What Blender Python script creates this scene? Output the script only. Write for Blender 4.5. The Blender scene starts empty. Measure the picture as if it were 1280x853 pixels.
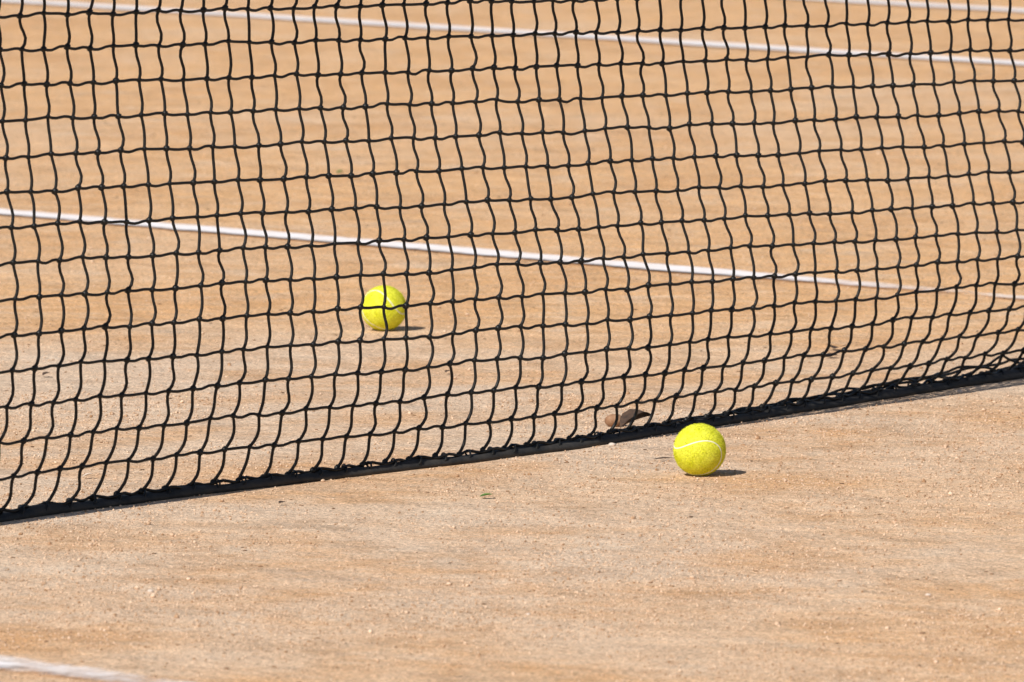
import bpy, math, random
import numpy as np
from mathutils import Vector, noise, Matrix
random.seed(5); rng=np.random.default_rng(5)
S=bpy.context.scene
S.view_settings.view_transform='Standard'; S.view_settings.look='None'; S.view_settings.exposure=0

# ---------------- camera ----------------
F=12820.0; CX,CY=640.0,426.5; TH=math.atan(1176.5/F); H=1340*math.cos(TH)/970
cd=bpy.data.cameras.new('camera'); cam=bpy.data.objects.new('camera',cd); S.collection.objects.link(cam)
cam.location=(0,0,H); cam.rotation_euler=(math.pi/2-TH,0,0)
cd.sensor_width=36; cd.lens=36*F/1280; cd.clip_start=0.1; cd.clip_end=3000
cd.dof.use_dof=True; cd.dof.focus_distance=13.3; cd.dof.aperture_fstop=20
S.camera=cam
def unproj(x,y,z=0.0):
    a=(x-CX)/F; b=(y-CY)/F
    d=Vector((a, math.cos(TH)-b*math.sin(TH), -math.sin(TH)-b*math.cos(TH)))
    k=(z-H)/d.z
    return Vector((0,0,H))+d*k

# ---------------- materials ----------------
def newmat(name):
    m=bpy.data.materials.new(name); m.use_nodes=True
    nt=m.node_tree; b=nt.nodes['Principled BSDF']; return m,nt,b
def noise_n(nt,co,scale,detail=4,rough=.6):
    n=nt.nodes.new('ShaderNodeTexNoise'); n.inputs['Scale'].default_value=scale
    n.inputs['Detail'].default_value=detail; n.inputs['Roughness'].default_value=rough
    nt.links.new(co,n.inputs['Vector']); return n.outputs['Fac']
def ramp(nt,f,stops):
    r=nt.nodes.new('ShaderNodeValToRGB'); e=r.color_ramp.elements
    while len(e)<len(stops): e.new(.5)
    for i,(p,c) in enumerate(stops):
        e[i].position=p; e[i].color=(c[0],c[1],c[2],1) if hasattr(c,'__len__') else (c,c,c,1)
    nt.links.new(f,r.inputs['Fac']); return r.outputs['Color']
def mix(nt,f,a,b,mode='MIX'):
    m=nt.nodes.new('ShaderNodeMix'); m.data_type='RGBA'; m.blend_type=mode
    for s,v in ((m.inputs[0],f),(m.inputs[6],a),(m.inputs[7],b)):
        if isinstance(v,(int,float)): s.default_value=v
        elif isinstance(v,tuple): s.default_value=(*v,1)
        else: nt.links.new(v,s)
    return m.outputs[2]
def math_n(nt,op,a,b=0,c=0,clamp=False):
    m=nt.nodes.new('ShaderNodeMath'); m.operation=op; m.use_clamp=clamp
    for s,v in zip(m.inputs,(a,b,c)):
        if isinstance(v,(int,float)): s.default_value=v
        else: nt.links.new(v,s)
    return m.outputs[0]

# ground clay
mg,nt,b=newmat('clay')
tc=nt.nodes.new('ShaderNodeTexCoord').outputs['Object']
big=noise_n(nt,tc,.6,4,.6); med=noise_n(nt,tc,2.4,6,.68); sml=noise_n(nt,tc,17,5,.7); grn=noise_n(nt,tc,150,3,.85); spk=noise_n(nt,tc,330,2,.8)
sep=nt.nodes.new('ShaderNodeSeparateXYZ'); nt.links.new(tc,sep.inputs[0])
# dry sand around the net, orange clay towards mid-court on both sides
far=ramp(nt,math_n(nt,'MULTIPLY',math_n(nt,'SUBTRACT',sep.outputs['Y'],13.6),.25,clamp=True),[(0,0),(.55,1)])
near=math_n(nt,'MULTIPLY',math_n(nt,'SUBTRACT',12.4,math_n(nt,'MULTIPLY_ADD',sep.outputs['X'],-1.6,sep.outputs['Y'])),.27,clamp=True)
fz=math_n(nt,'ADD',math_n(nt,'ADD',far,near),math_n(nt,'MULTIPLY_ADD',big,2.6,-1.33),clamp=True)
c0=mix(nt,fz,(.76,.56,.405),(.80,.475,.24))
c1=mix(nt,ramp(nt,med,[(.46,0),(.64,.8)]),c0,(.69,.385,.185))
c2=mix(nt,ramp(nt,sml,[(.45,0),(.72,.45)]),c1,(.82,.65,.49))
c2=mix(nt,ramp(nt,noise_n(nt,tc,6.5,6,.78),[(.50,0),(.70,.52)]),c2,(.42,.245,.13))
c2=mix(nt,ramp(nt,noise_n(nt,tc,4.3,5,.7),[(.54,0),(.68,.35)]),c2,(.82,.68,.54))
c3=mix(nt,1.0,c2,ramp(nt,grn,[(.36,.58),(.64,1.34)]),'MULTIPLY')
c3=mix(nt,1.0,c3,ramp(nt,spk,[(.3,.78),(.7,1.2)]),'MULTIPLY')
nt.links.new(c3,b.inputs['Base Color']); b.inputs['Roughness'].default_value=1
b.inputs['Specular IOR Level'].default_value=.08
bp=nt.nodes.new('ShaderNodeBump'); bp.inputs['Strength'].default_value=.9; bp.inputs['Distance'].default_value=.004
hh=math_n(nt,'MULTIPLY_ADD',noise_n(nt,tc,70,5,.8),1.2,math_n(nt,'MULTIPLY_ADD',noise_n(nt,tc,8,3,.6),7.0,grn))
nt.links.new(hh,bp.inputs['Height']); nt.links.new(bp.outputs[0],b.inputs['Normal'])
me=bpy.data.meshes.new('clay_ground'); me.from_pydata([(-600,-600,0),(600,-600,0),(600,1200,0),(-600,1200,0)],[],[(0,1,2,3)])
g=bpy.data.objects.new('clay_ground',me); S.collection.objects.link(g); me.materials.append(mg)

# chalk lines
mc,nt,b=newmat('white_line_paint')
tc=nt.nodes.new('ShaderNodeTexCoord').outputs['Object']
nt.links.new(mix(nt,ramp(nt,noise_n(nt,tc,18,5,.75),[(.4,0),(.62,.5)]),(.86,.83,.85),(.80,.67,.57)),b.inputs['Base Color']); b.inputs['Roughness'].default_value=.9
uv=nt.nodes.new('ShaderNodeAttribute'); uv.attribute_name='wear'
n1=noise_n(nt,tc,22,7,.82); n2=noise_n(nt,tc,3.5,5,.65)
a2=math_n(nt,'SUBTRACT',math_n(nt,'ADD',n1,n2),uv.outputs['Fac'])
nt.links.new(ramp(nt,a2,[(.40,0),(.88,1)]),b.inputs['Alpha'])
PHI=math.radians(44.6); LD=Vector((-math.sin(PHI),math.cos(PHI),0)); LP=Vector((math.cos(PHI),math.sin(PHI),0))
P0=unproj(640,321)
def court_line(off,k0,k1,wearf,w=.06):
    C=P0+LP*off; vs=[];fs=[];wr=[]; n=int((k1-k0)/.03); rows=[-1,-.7,-.35,0,.35,.7,1]
    for i in range(n+1):
        k=k0+(k1-k0)*i/n; wob=.007*noise.noise(Vector((k*2,off,0)))
        for r in rows:
            p=C+LD*k+LP*(r*w*.82+wob); vs.append((p.x,p.y,.004)); wr.append((.9*abs(r)**2.2)+wearf(k))
    m=len(rows)
    for i in range(n):
        for j in range(m-1):
            a=i*m+j; fs.append((a,a+1,a+1+m,a+m))
    me=bpy.data.meshes.new('court_line'); me.from_pydata(vs,[],fs)
    at=me.attributes.new('wear','FLOAT','POINT'); at.data.foreach_set('value',wr)
    me.materials.append(mc); o=bpy.data.objects.new('court_line',me); S.collection.objects.link(o); return o
court_line(0,-10,9,lambda k:-.03+.38*max(0,min(1,(-k-.35)/.6)),.07)
court_line(4.115,-10,14,lambda k:-.12,.075)
court_line(5.485,-10,14,lambda k:-.1,.075)
Cn=P0+LP*(-4.165); kb=(unproj(130,836)-Cn).dot(LD)
court_line(-4.165,-6,8,lambda k:.17+.24*max(0,min(1,(kb+.05-k)/.5)),.085)

# ---------------- helpers ----------------
class Bulk:
    def __init__(s): s.v=[];s.f=[];s.n=0
    def add(s,v,f): s.v.append(v); s.f.append(f+s.n); s.n+=len(v)
    def obj(s,name,mat,smooth=True):
        v=np.concatenate(s.v).astype(np.float32); f=np.concatenate(s.f).astype(np.int32); k=f.shape[1]
        me=bpy.data.meshes.new(name); me.vertices.add(len(v)); me.vertices.foreach_set('co',v.ravel())
        me.loops.add(f.size); me.loops.foreach_set('vertex_index',f.ravel())
        me.polygons.add(len(f)); me.polygons.foreach_set('loop_start',np.arange(0,f.size,k,dtype=np.int32))
        me.polygons.foreach_set('loop_total',np.full(len(f),k,dtype=np.int32))
        me.update(calc_edges=True); me.validate()
        if smooth: me.polygons.foreach_set('use_smooth',np.ones(len(me.polygons),dtype=bool))
        me.materials.append(mat); o=bpy.data.objects.new(name,me); S.collection.objects.link(o); return o
def tube(B,P,r,sides=6):
    P=np.asarray(P,float); n=len(P); T=np.gradient(P,axis=0); T/=np.linalg.norm(T,axis=1)[:,None]+1e-12
    up=np.array([.31,.83,.46]); A=np.cross(T,up); A/=np.linalg.norm(A,axis=1)[:,None]+1e-12; C=np.cross(T,A)
    r=np.broadcast_to(r,(n,))
    an=np.arange(sides)*2*math.pi/sides
    V=P[:,None,:]+r[:,None,None]*(np.cos(an)[None,:,None]*A[:,None,:]+np.sin(an)[None,:,None]*C[:,None,:])
    i=np.arange(n-1)[:,None]*sides; j=np.arange(sides)[None,:]; j2=(j+1)%sides
    f=np.stack([i+j,i+j2,i+sides+j2,i+sides+j],-1).reshape(-1,4)
    B.add(V.reshape(-1,3),f)
import bmesh
def ico(sub):
    bm=bmesh.new(); bmesh.ops.create_icosphere(bm,subdivisions=sub,radius=1)
    v=np.array([x.co[:] for x in bm.verts]); f=np.array([[x.index for x in q.verts] for q in bm.faces]); bm.free(); return v,f
I1=ico(1)

# ---------------- net ----------------
mn,nt,b=newmat('net_cord')
tc=nt.nodes.new('ShaderNodeTexCoord').outputs['Object']
nt.links.new(ramp(nt,noise_n(nt,tc,180,3,.6),[(.3,.005),(.8,.018)]),b.inputs['Base Color']); b.inputs['Roughness'].default_value=.45
b.inputs['Specular IOR Level'].default_value=.3
mt,nt,b=newmat('net_tape')
tc=nt.nodes.new('ShaderNodeTexCoord').outputs['Object']
nt.links.new(ramp(nt,noise_n(nt,tc,35,5,.7),[(.35,(.010,.011,.013)),(.8,(.07,.06,.05))]),b.inputs['Base Color']); b.inputs['Roughness'].default_value=.7
mw,nt,b=newmat('headband_canvas')
tc=nt.nodes.new('ShaderNodeTexCoord').outputs['Object']
nt.links.new(ramp(nt,noise_n(nt,tc,20,5,.7),[(.3,.65),(.7,.8)]),b.inputs['Base Color']); b.inputs['Roughness'].default_value=.8
mp,nt,b=newmat('post_paint'); b.inputs['Base Color'].default_value=(.02,.09,.05,1); b.inputs['Roughness'].default_value=.4

A0=unproj(0,652); A1=unproj(1280,472); ND=(A1-A0).normalized(); NP=Vector((ND.y,-ND.x,0)) # NP toward camera side
AM=unproj(640,562); AM=A0+ND*((AM-A0).dot(ND))
def tape_off(t):
    return .045*math.exp(-((t+.05)/.5)**2)+.012*math.sin(t*2.3+.6)+.010*noise.noise(Vector((t*1.3,3.3,0)))+.006*noise.noise(Vector((t*5,1,0)))
TL,TR=-3.7,9.1; TC=2.8
cols=[0.0]
while cols[-1]<TR: cols.append(cols[-1]+.048*(1+.05*max(-1.3,min(1.4,cols[-1]))))
l=[0.0]
while l[-1]>TL: l.append(l[-1]-.048*(1+.05*max(-1.3,min(1.4,l[-1]))))
cols=l[:0:-1]+cols
PV=.0432; NB=14; NT=9; LT=NB*PV
def zref(t): return .59-.0316*(t if t<TC else 2*TC-t)
def n3(a,b_,c): return noise.noise(Vector((a,b_,c)))
def netpt(t,L):
    u=max(0,L/LT); z0=zref(t); ht=z0-.012; slack=max(0,LT-ht)
    z=z0-(L+(ht-LT)*(max(0,u)**3.2))
    b_=(.030+.45*slack)*math.sin(math.pi*min(1,u)**1.8)+tape_off(t)*u**3
    b_+=.006*n3(t*1.7,L*3,7)*(1-u**6)+.009*n3(t*4.1,L*5,2)*(u**2)*(1-u**8)
    tg=-.038*u**4+.003*n3(t*5,L*6,11)
    z+=.003*n3(t*6,L*5,21)*(1-u**8)
    p=AM+ND*(t+tg)+NP*b_; return np.array([p.x,p.y,max(.008,z)])
rows=list(range(-NT,NB+1))
K=np.array([[netpt(t,j*PV)+rng.normal(0,.0008,3) for j in rows] for t in cols])
nd=np.array(ND); npp=np.array(NP); up3=np.array([0,0,1.0])
B=Bulk(); R=.0021
nseg=6; ss=np.linspace(0,1,nseg,endpoint=False)
def strand(Kp,d,ampf,kink):
    pts=[]
    for k in range(len(Kp)-1):
        a,b2=Kp[k],Kp[k+1]; s_=ss[:,None]
        bow,sk=ampf(k)
        pts.append(a+(b2-a)*s_+d*(bow*np.sin(math.pi*s_)+sk*np.sin(2*math.pi*s_)))
    pts.append(Kp[-1][None]); return np.concatenate(pts)
for i in range(len(cols)):
    ph=rng.normal(0,.0005)
    def ampf(k):
        u=max(0,(k-NT)/NB)
        return .0015+.0035*u**2+ph+rng.normal(0,.0009), -.0011+rng.normal(0,.0007)
    tube(B,strand(K[i],nd*.9+npp*.6,ampf,0),R,6)
for j in range(len(rows)-1):
    tube(B,strand(K[:,j],-up3+npp*.3,lambda k:(.0008+rng.normal(0,.0007),.0008+rng.normal(0,.0005)),0),R*.9,6)
net=bpy.data.objects.new('tennis_net',None); S.collection.objects.link(net)
o=B.obj('mesh_cords',mn); o.parent=net
B=Bulk()
for i in range(len(cols)):
    for j in range(len(rows)):
        v=I1[0]*np.array([.0042,.0042,.0046])*rng.uniform(.85,1.2)
        B.add(v+K[i,j],I1[1])
o=B.obj('knots',mn); o.parent=net
# bottom tape
B=Bulk(); ts=np.arange(TL,TR,.012); prof=[(-.013,0),(-.012,.006),(-.006,.0105),(.001,.012),(.008,.011),(.0135,.007),(.015,.0015),(.010,-.002),(-.008,-.002)]
V=[]
for t in ts:
    off=tape_off(t); lift=.002*max(0,n3(t*3,8,1)); sc=1+.35*n3(t*7,4,4)
    for (q,z) in prof:
        p=AM+ND*(t-.03)+NP*(off+q*sc*(1+.2*n3(t*20,q*60,1))); V.append((p.x,p.y,z*(.9+.4*n3(t*11,q*80,5))+lift))
m=len(prof); n=len(ts); i=np.arange(n-1)[:,None]*m; j=np.arange(m)[None,:]; j2=(j+1)%m
B.add(np.array(V),np.stack([i+j,i+j2,i+m+j2,i+m+j],-1).reshape(-1,4))
o=B.obj('bottom_tape',mt); o.parent=net
B=Bulk()
P=[]
for t in np.arange(TL,TR,.01):
    p=AM+ND*(t-.03)+NP*(tape_off(t)+.004+.004*math.sin(t*60)); P.append((p.x,p.y,.0125+.002*math.sin(t*131)))
tube(B,P,.002,6)
P=[]
for t in np.arange(TL,TR,.003):
    ph=t*2*math.pi/.048; p=AM+ND*(t-.03)+NP*(tape_off(t)+.012*math.cos(ph)); P.append((p.x,p.y,.008+.007*math.sin(ph)))
tube(B,P,.0014,5)
for q in range(4):
    P=[]
    for t in np.arange(.1+.35*q,5,.010):
        g_=min(1,max(0,(t-.1-.35*q)/.8)); p=AM+ND*(t-.03)+NP*(tape_off(t)-.014-.014*q*g_+.02*n3(t*11,q,3)*g_); P.append((p.x,p.y,max(.003,.008+g_*(.007+.006*q+.014*n3(t*14,q,9)))))
    tube(B,P,.0020,5)
o=B.obj('hem_cord',mn); o.parent=net
V=[];ts=np.arange(TL,TR,.05)
for t in ts:
    z=zref(t)+NT*PV
    for q,dz in ((-.006,.0),(-.007,.05),(0,.056),(.007,.05),(.006,.0)):
        p=AM+ND*t+NP*q; V.append((p.x,p.y,z+dz-.01))
B=Bulk(); m=5; n=len(ts); i=np.arange(n-1)[:,None]*m; j=np.arange(m)[None,:]; j2=(j+1)%m
B.add(np.array(V),np.stack([i+j,i+j2,i+m+j2,i+m+j],-1).reshape(-1,4)); o=B.obj('headband',mw); o.parent=net
B=Bulk()
for t in (TL-.06,TR+.06):
    p=AM+ND*t; tube(B,[(p.x,p.y,0),(p.x,p.y,.5),(p.x,p.y,1.1),(p.x,p.y,1.105)],[.04,.04,.04,.002],20)
o=B.obj('posts',mp); o.parent=net

# ---------------- balls ----------------
mb,nt,b=newmat('ball_felt')
tc=nt.nodes.new('ShaderNodeTexCoord').outputs['Object']
f1=noise_n(nt,tc,75,5,.75); f2=noise_n(nt,tc,420,3,.8)
c=mix(nt,ramp(nt,f1,[(.36,0),(.62,1)]),(.70,.72,.03),(.88,.89,.09))
c=mix(nt,1.0,c,ramp(nt,f2,[(.3,.74),(.7,1.16)]),'MULTIPLY')
nt.links.new(c,b.inputs['Base Color']); b.inputs['Roughness'].default_value=1; b.inputs['Specular IOR Level'].default_value=.05
bp=nt.nodes.new('ShaderNodeBump'); bp.inputs['Strength'].default_value=.9; bp.inputs['Distance'].default_value=.002
nt.links.new(f2,bp.inputs['Height']); nt.links.new(bp.outputs[0],b.inputs['Normal'])
ms,nt,b=newmat('ball_seam'); b.inputs['Base Color'].default_value=(.82,.82,.66,1); b.inputs['Roughness'].default_value=.7
def seam_pts(n):
    t=np.linspace(0,2*math.pi,n,endpoint=False); a,b_=.75,.25
    p=np.stack([a*np.cos(t)+b_*np.cos(3*t),a*np.sin(t)-b_*np.sin(3*t),2*math.sqrt(a*b_)*np.sin(2*t)],1)
    return p/np.linalg.norm(p,axis=1)[:,None]
SP=seam_pts(600)
def seam_rot(tg,clear):  # orientation whose seam passes the wanted points of the ball (x right, z up, facing -y)
    T=np.array([(x,-math.sqrt(1-x*x-z*z),z) for x,z in tg]); r2=np.random.default_rng(3); best=(-9,None)
    C=np.array([(x,-math.sqrt(1-x*x-z*z),z) for x,z in clear]); sp=SP[::6]
    for _ in range(6000):
        q=r2.normal(0,1,4); q/=np.linalg.norm(q); w,x,y,z=q
        M=np.array([[1-2*(y*y+z*z),2*(x*y-w*z),2*(x*z+w*y)],[2*(x*y+w*z),1-2*(x*x+z*z),2*(y*z-w*x)],[2*(x*z-w*y),2*(y*z+w*x),1-2*(x*x+y*y)]])
        W=(sp@M.T).T
        s=(T@W).max(1).min()-.5*max(0,(C@W).max()-.93)
        if s>best[0]: best=(s,M)
    return Matrix(best[1].tolist()).to_euler()
def ball(c,rot):
    e=bpy.data.objects.new('tennis_ball',None); S.collection.objects.link(e); e.location=c
    v,f=ico(6); r=.0335
    d=np.arccos(np.clip((v@SP.T).max(1),-1,1))
    rr=r*(1-.02*np.exp(-(d/.035)**2))+rng.normal(0,.00015,len(v))
    B=Bulk(); B.add(v*rr[:,None],f); o=B.obj('felt',mb); o.parent=e; o.rotation_euler=rot
    B=Bulk(); L=np.concatenate([SP,SP[:2]])*(r*.978)
    tube(B,L,.0010,8); o=B.obj('seam',ms); o.parent=e; o.rotation_euler=rot
    n=14000; q=rng.normal(0,1,(n,3)); q/=np.linalg.norm(q,axis=1)[:,None]
    dd=np.arccos(np.clip((q@SP.T).max(1),-1,1)); q=q[dd>.035]; n=len(q)
    s=np.cross(q,rng.normal(0,1,(n,3))); s/=np.linalg.norm(s,axis=1)[:,None]
    ln=rng.uniform(.0006,.0022,n)[:,None]; tip=q*r+q*ln*.8+np.cross(q,s)*ln*.8
    V=np.stack([q*r*.997-s*.00015,q*r*.997+s*.00015,tip],1).reshape(-1,3)
    B=Bulk(); B.add(V,np.arange(3*n).reshape(-1,3)); o=B.obj('fuzz',mb,False); o.parent=e; o.rotation_euler=rot
    return e
ball(unproj(874.5,562.5,.0335),seam_rot([(-.5,.25),(-.15,.42),(.3,.42),(.75,.2)],[(0,-.3),(-.4,-.4),(.4,-.4),(0,-.7)]))
ball(unproj(480,385.5,.0335),seam_rot([(.05,.75),(.15,.35),(.45,0),(.85,-.15)],[(-.5,-.3),(-.2,-.5),(-.6,0),(-.3,.3),(.1,-.6)]))

# ---------------- loose grit ----------------
def gritmat(name,ca,cb_,sc=60):
    m,nt,b=newmat(name); tc=nt.nodes.new('ShaderNodeTexCoord').outputs['Object']
    nt.links.new(ramp(nt,noise_n(nt,tc,sc,2,.5),[(.35,ca),(.65,cb_)]),b.inputs['Base Color']); b.inputs['Roughness'].default_value=1
    b.inputs['Specular IOR Level'].default_value=.1; return m
B=Bulk()
for k in range(110000):
    y=random.uniform(9.6,14.2) if k%6 else random.uniform(14.2,20); x=random.uniform(-.056,.056)*y
    if noise.noise(Vector((x*2.5,y*1.5,0)))+.5*noise.noise(Vector((x*9,y*5,3)))<random.uniform(-.5,.3): continue
    r=.0006+.0013*random.random()**2.5
    if random.random()<.012: r*=2
    v=I1[0]*rng.uniform(.6,1.3,(12,1))*np.array([1,1,.8])*r
    B.add(v+np.array([x,y,r*.4]),I1[1])
B.obj('grit',gritmat('grit_clay',(.36,.205,.11),(.80,.60,.44),90),False)
B=Bulk()
for k in range(1000):
    y=random.uniform(8.5,20); x=random.uniform(-.09,.09)*y; r=random.uniform(.001,.0023)
    B.add(I1[0]*rng.uniform(.5,1.3,(12,1))*np.array([1.6,1,.5])*r+np.array([x,y,r*.2]),I1[1])
B.obj('soil_crumbs',gritmat('dark_soil',(.10,.055,.03),(.32,.18,.10)),False)

def leafmat(name,c1,c2):
    m,nt,b=newmat(name); tc=nt.nodes.new('ShaderNodeTexCoord').outputs['Object']
    nt.links.new(ramp(nt,noise_n(nt,tc,120,4,.6),[(.35,c1),(.65,c2)]),b.inputs['Base Color']); b.inputs['Roughness'].default_value=.8; return m
lb=leafmat('dry_leaf_and_shadow',(.03,.018,.013),(.09,.05,.03)); lg=leafmat('green_leaf',(.06,.17,.03),(.12,.25,.05)); lw=leafmat('pale_litter',(.5,.4,.32),(.68,.58,.5))
def leaf_shape(px,py,L,W,mat,ang=0,tilt=.3,name='leaf_and_shadow_bit',curl=.35):
    c=unproj(px,py); V=[];Fc=[]; n=9
    for i in range(n):
        s=i/(n-1); w=W*.5*math.sin(math.pi*s**.8)**.8 if 0<s<1 else W*.03
        for q in (-1,-.5,0,.5,1):
            x=(s-.5)*L; y=q*w*(1+.2*random.uniform(-1,1)); z=.003+abs(q)*w*curl+tilt*s*L*(1-.4*s)
            V.append((x*math.cos(ang)-y*math.sin(ang),x*math.sin(ang)+y*math.cos(ang),z))
    for i in range(n-1):
        for j in range(4): a=i*5+j; Fc.append((a,a+1,a+6,a+5))
    me=bpy.data.meshes.new(name); me.from_pydata(V,[],Fc); me.materials.append(mat); me.polygons.foreach_set('use_smooth',[True]*len(Fc))
    o=bpy.data.objects.new(name,me); o.location=c; S.collection.objects.link(o); return o
leaf_shape(795,537,.045,.05,lb,.3,.55,curl=.5)
leaf_shape(1040,448,.018,.02,lb,.2,.1); leaf_shape(1046,438,.022,.03,lb,1.2,.04)  # two small shadow pieces on the clay, put in as dark leaf-shaped sheets
leaf_shape(58,472,.012,.012,lb,.5,.5); leaf_shape(110,599,.015,.01,lw,.3,.4)
leaf_shape(608,624,.017,.012,lg,.1,.25); leaf_shape(425,219,.012,.02,lg,.1,.4); leaf_shape(830,577,.028,.008,lb,.05,.08)
leaf_shape(185,578,.01,.008,lb,.2,.5); leaf_shape(560,468,.01,.01,lb,.7,.3); leaf_shape(353,632,.010,.010,lb,.7,.2)
v,f=ico(3); v=v*np.array([.013,.012,.009])*(1+.15*np.array([[noise.noise(Vector(p)*1.7)] for p in v]))
B=Bulk(); B.add(v,f); o=B.obj('brown_stone',leafmat('stone_brown',(.24,.12,.06),(.38,.22,.13))); o.location=unproj(768,526,.008)
v,f=ico(2)
for (px,py,r) in ((765,556,.004),(188,739,.003),(1200,490,.004),(660,768,.0022),(1160,744,.003)):
    B=Bulk(); B.add(v*np.array([1.3,1,.7])*r*(1+.3*np.array([[noise.noise(Vector(p)*1.9+Vector((px,0,0)))] for p in v])),f)
    o=B.obj('pebble',lw); o.location=unproj(px,py,r*.4)

# ---------------- light ----------------
EL=math.radians(43); D=Vector((ND.x*math.cos(EL),ND.y*math.cos(EL),-math.sin(EL)))
sl=bpy.data.lights.new('sun','SUN'); sl.energy=5.0; sl.angle=math.radians(.5); sl.color=(1,.955,.88)
so=bpy.data.objects.new('sun',sl); S.collection.objects.link(so); so.rotation_euler=D.to_track_quat('-Z','Y').to_euler()
w=bpy.data.worlds.new('World'); S.world=w; w.use_nodes=True; nt=w.node_tree
sk=nt.nodes.new('ShaderNodeTexSky'); sk.sky_type='NISHITA'; sk.sun_disc=False; sk.sun_elevation=EL
sk.sun_rotation=math.atan2(-D.x,-D.y)
nt.links.new(sk.outputs[0],nt.nodes['Background'].inputs[0]); nt.nodes['Background'].inputs[1].default_value=.07
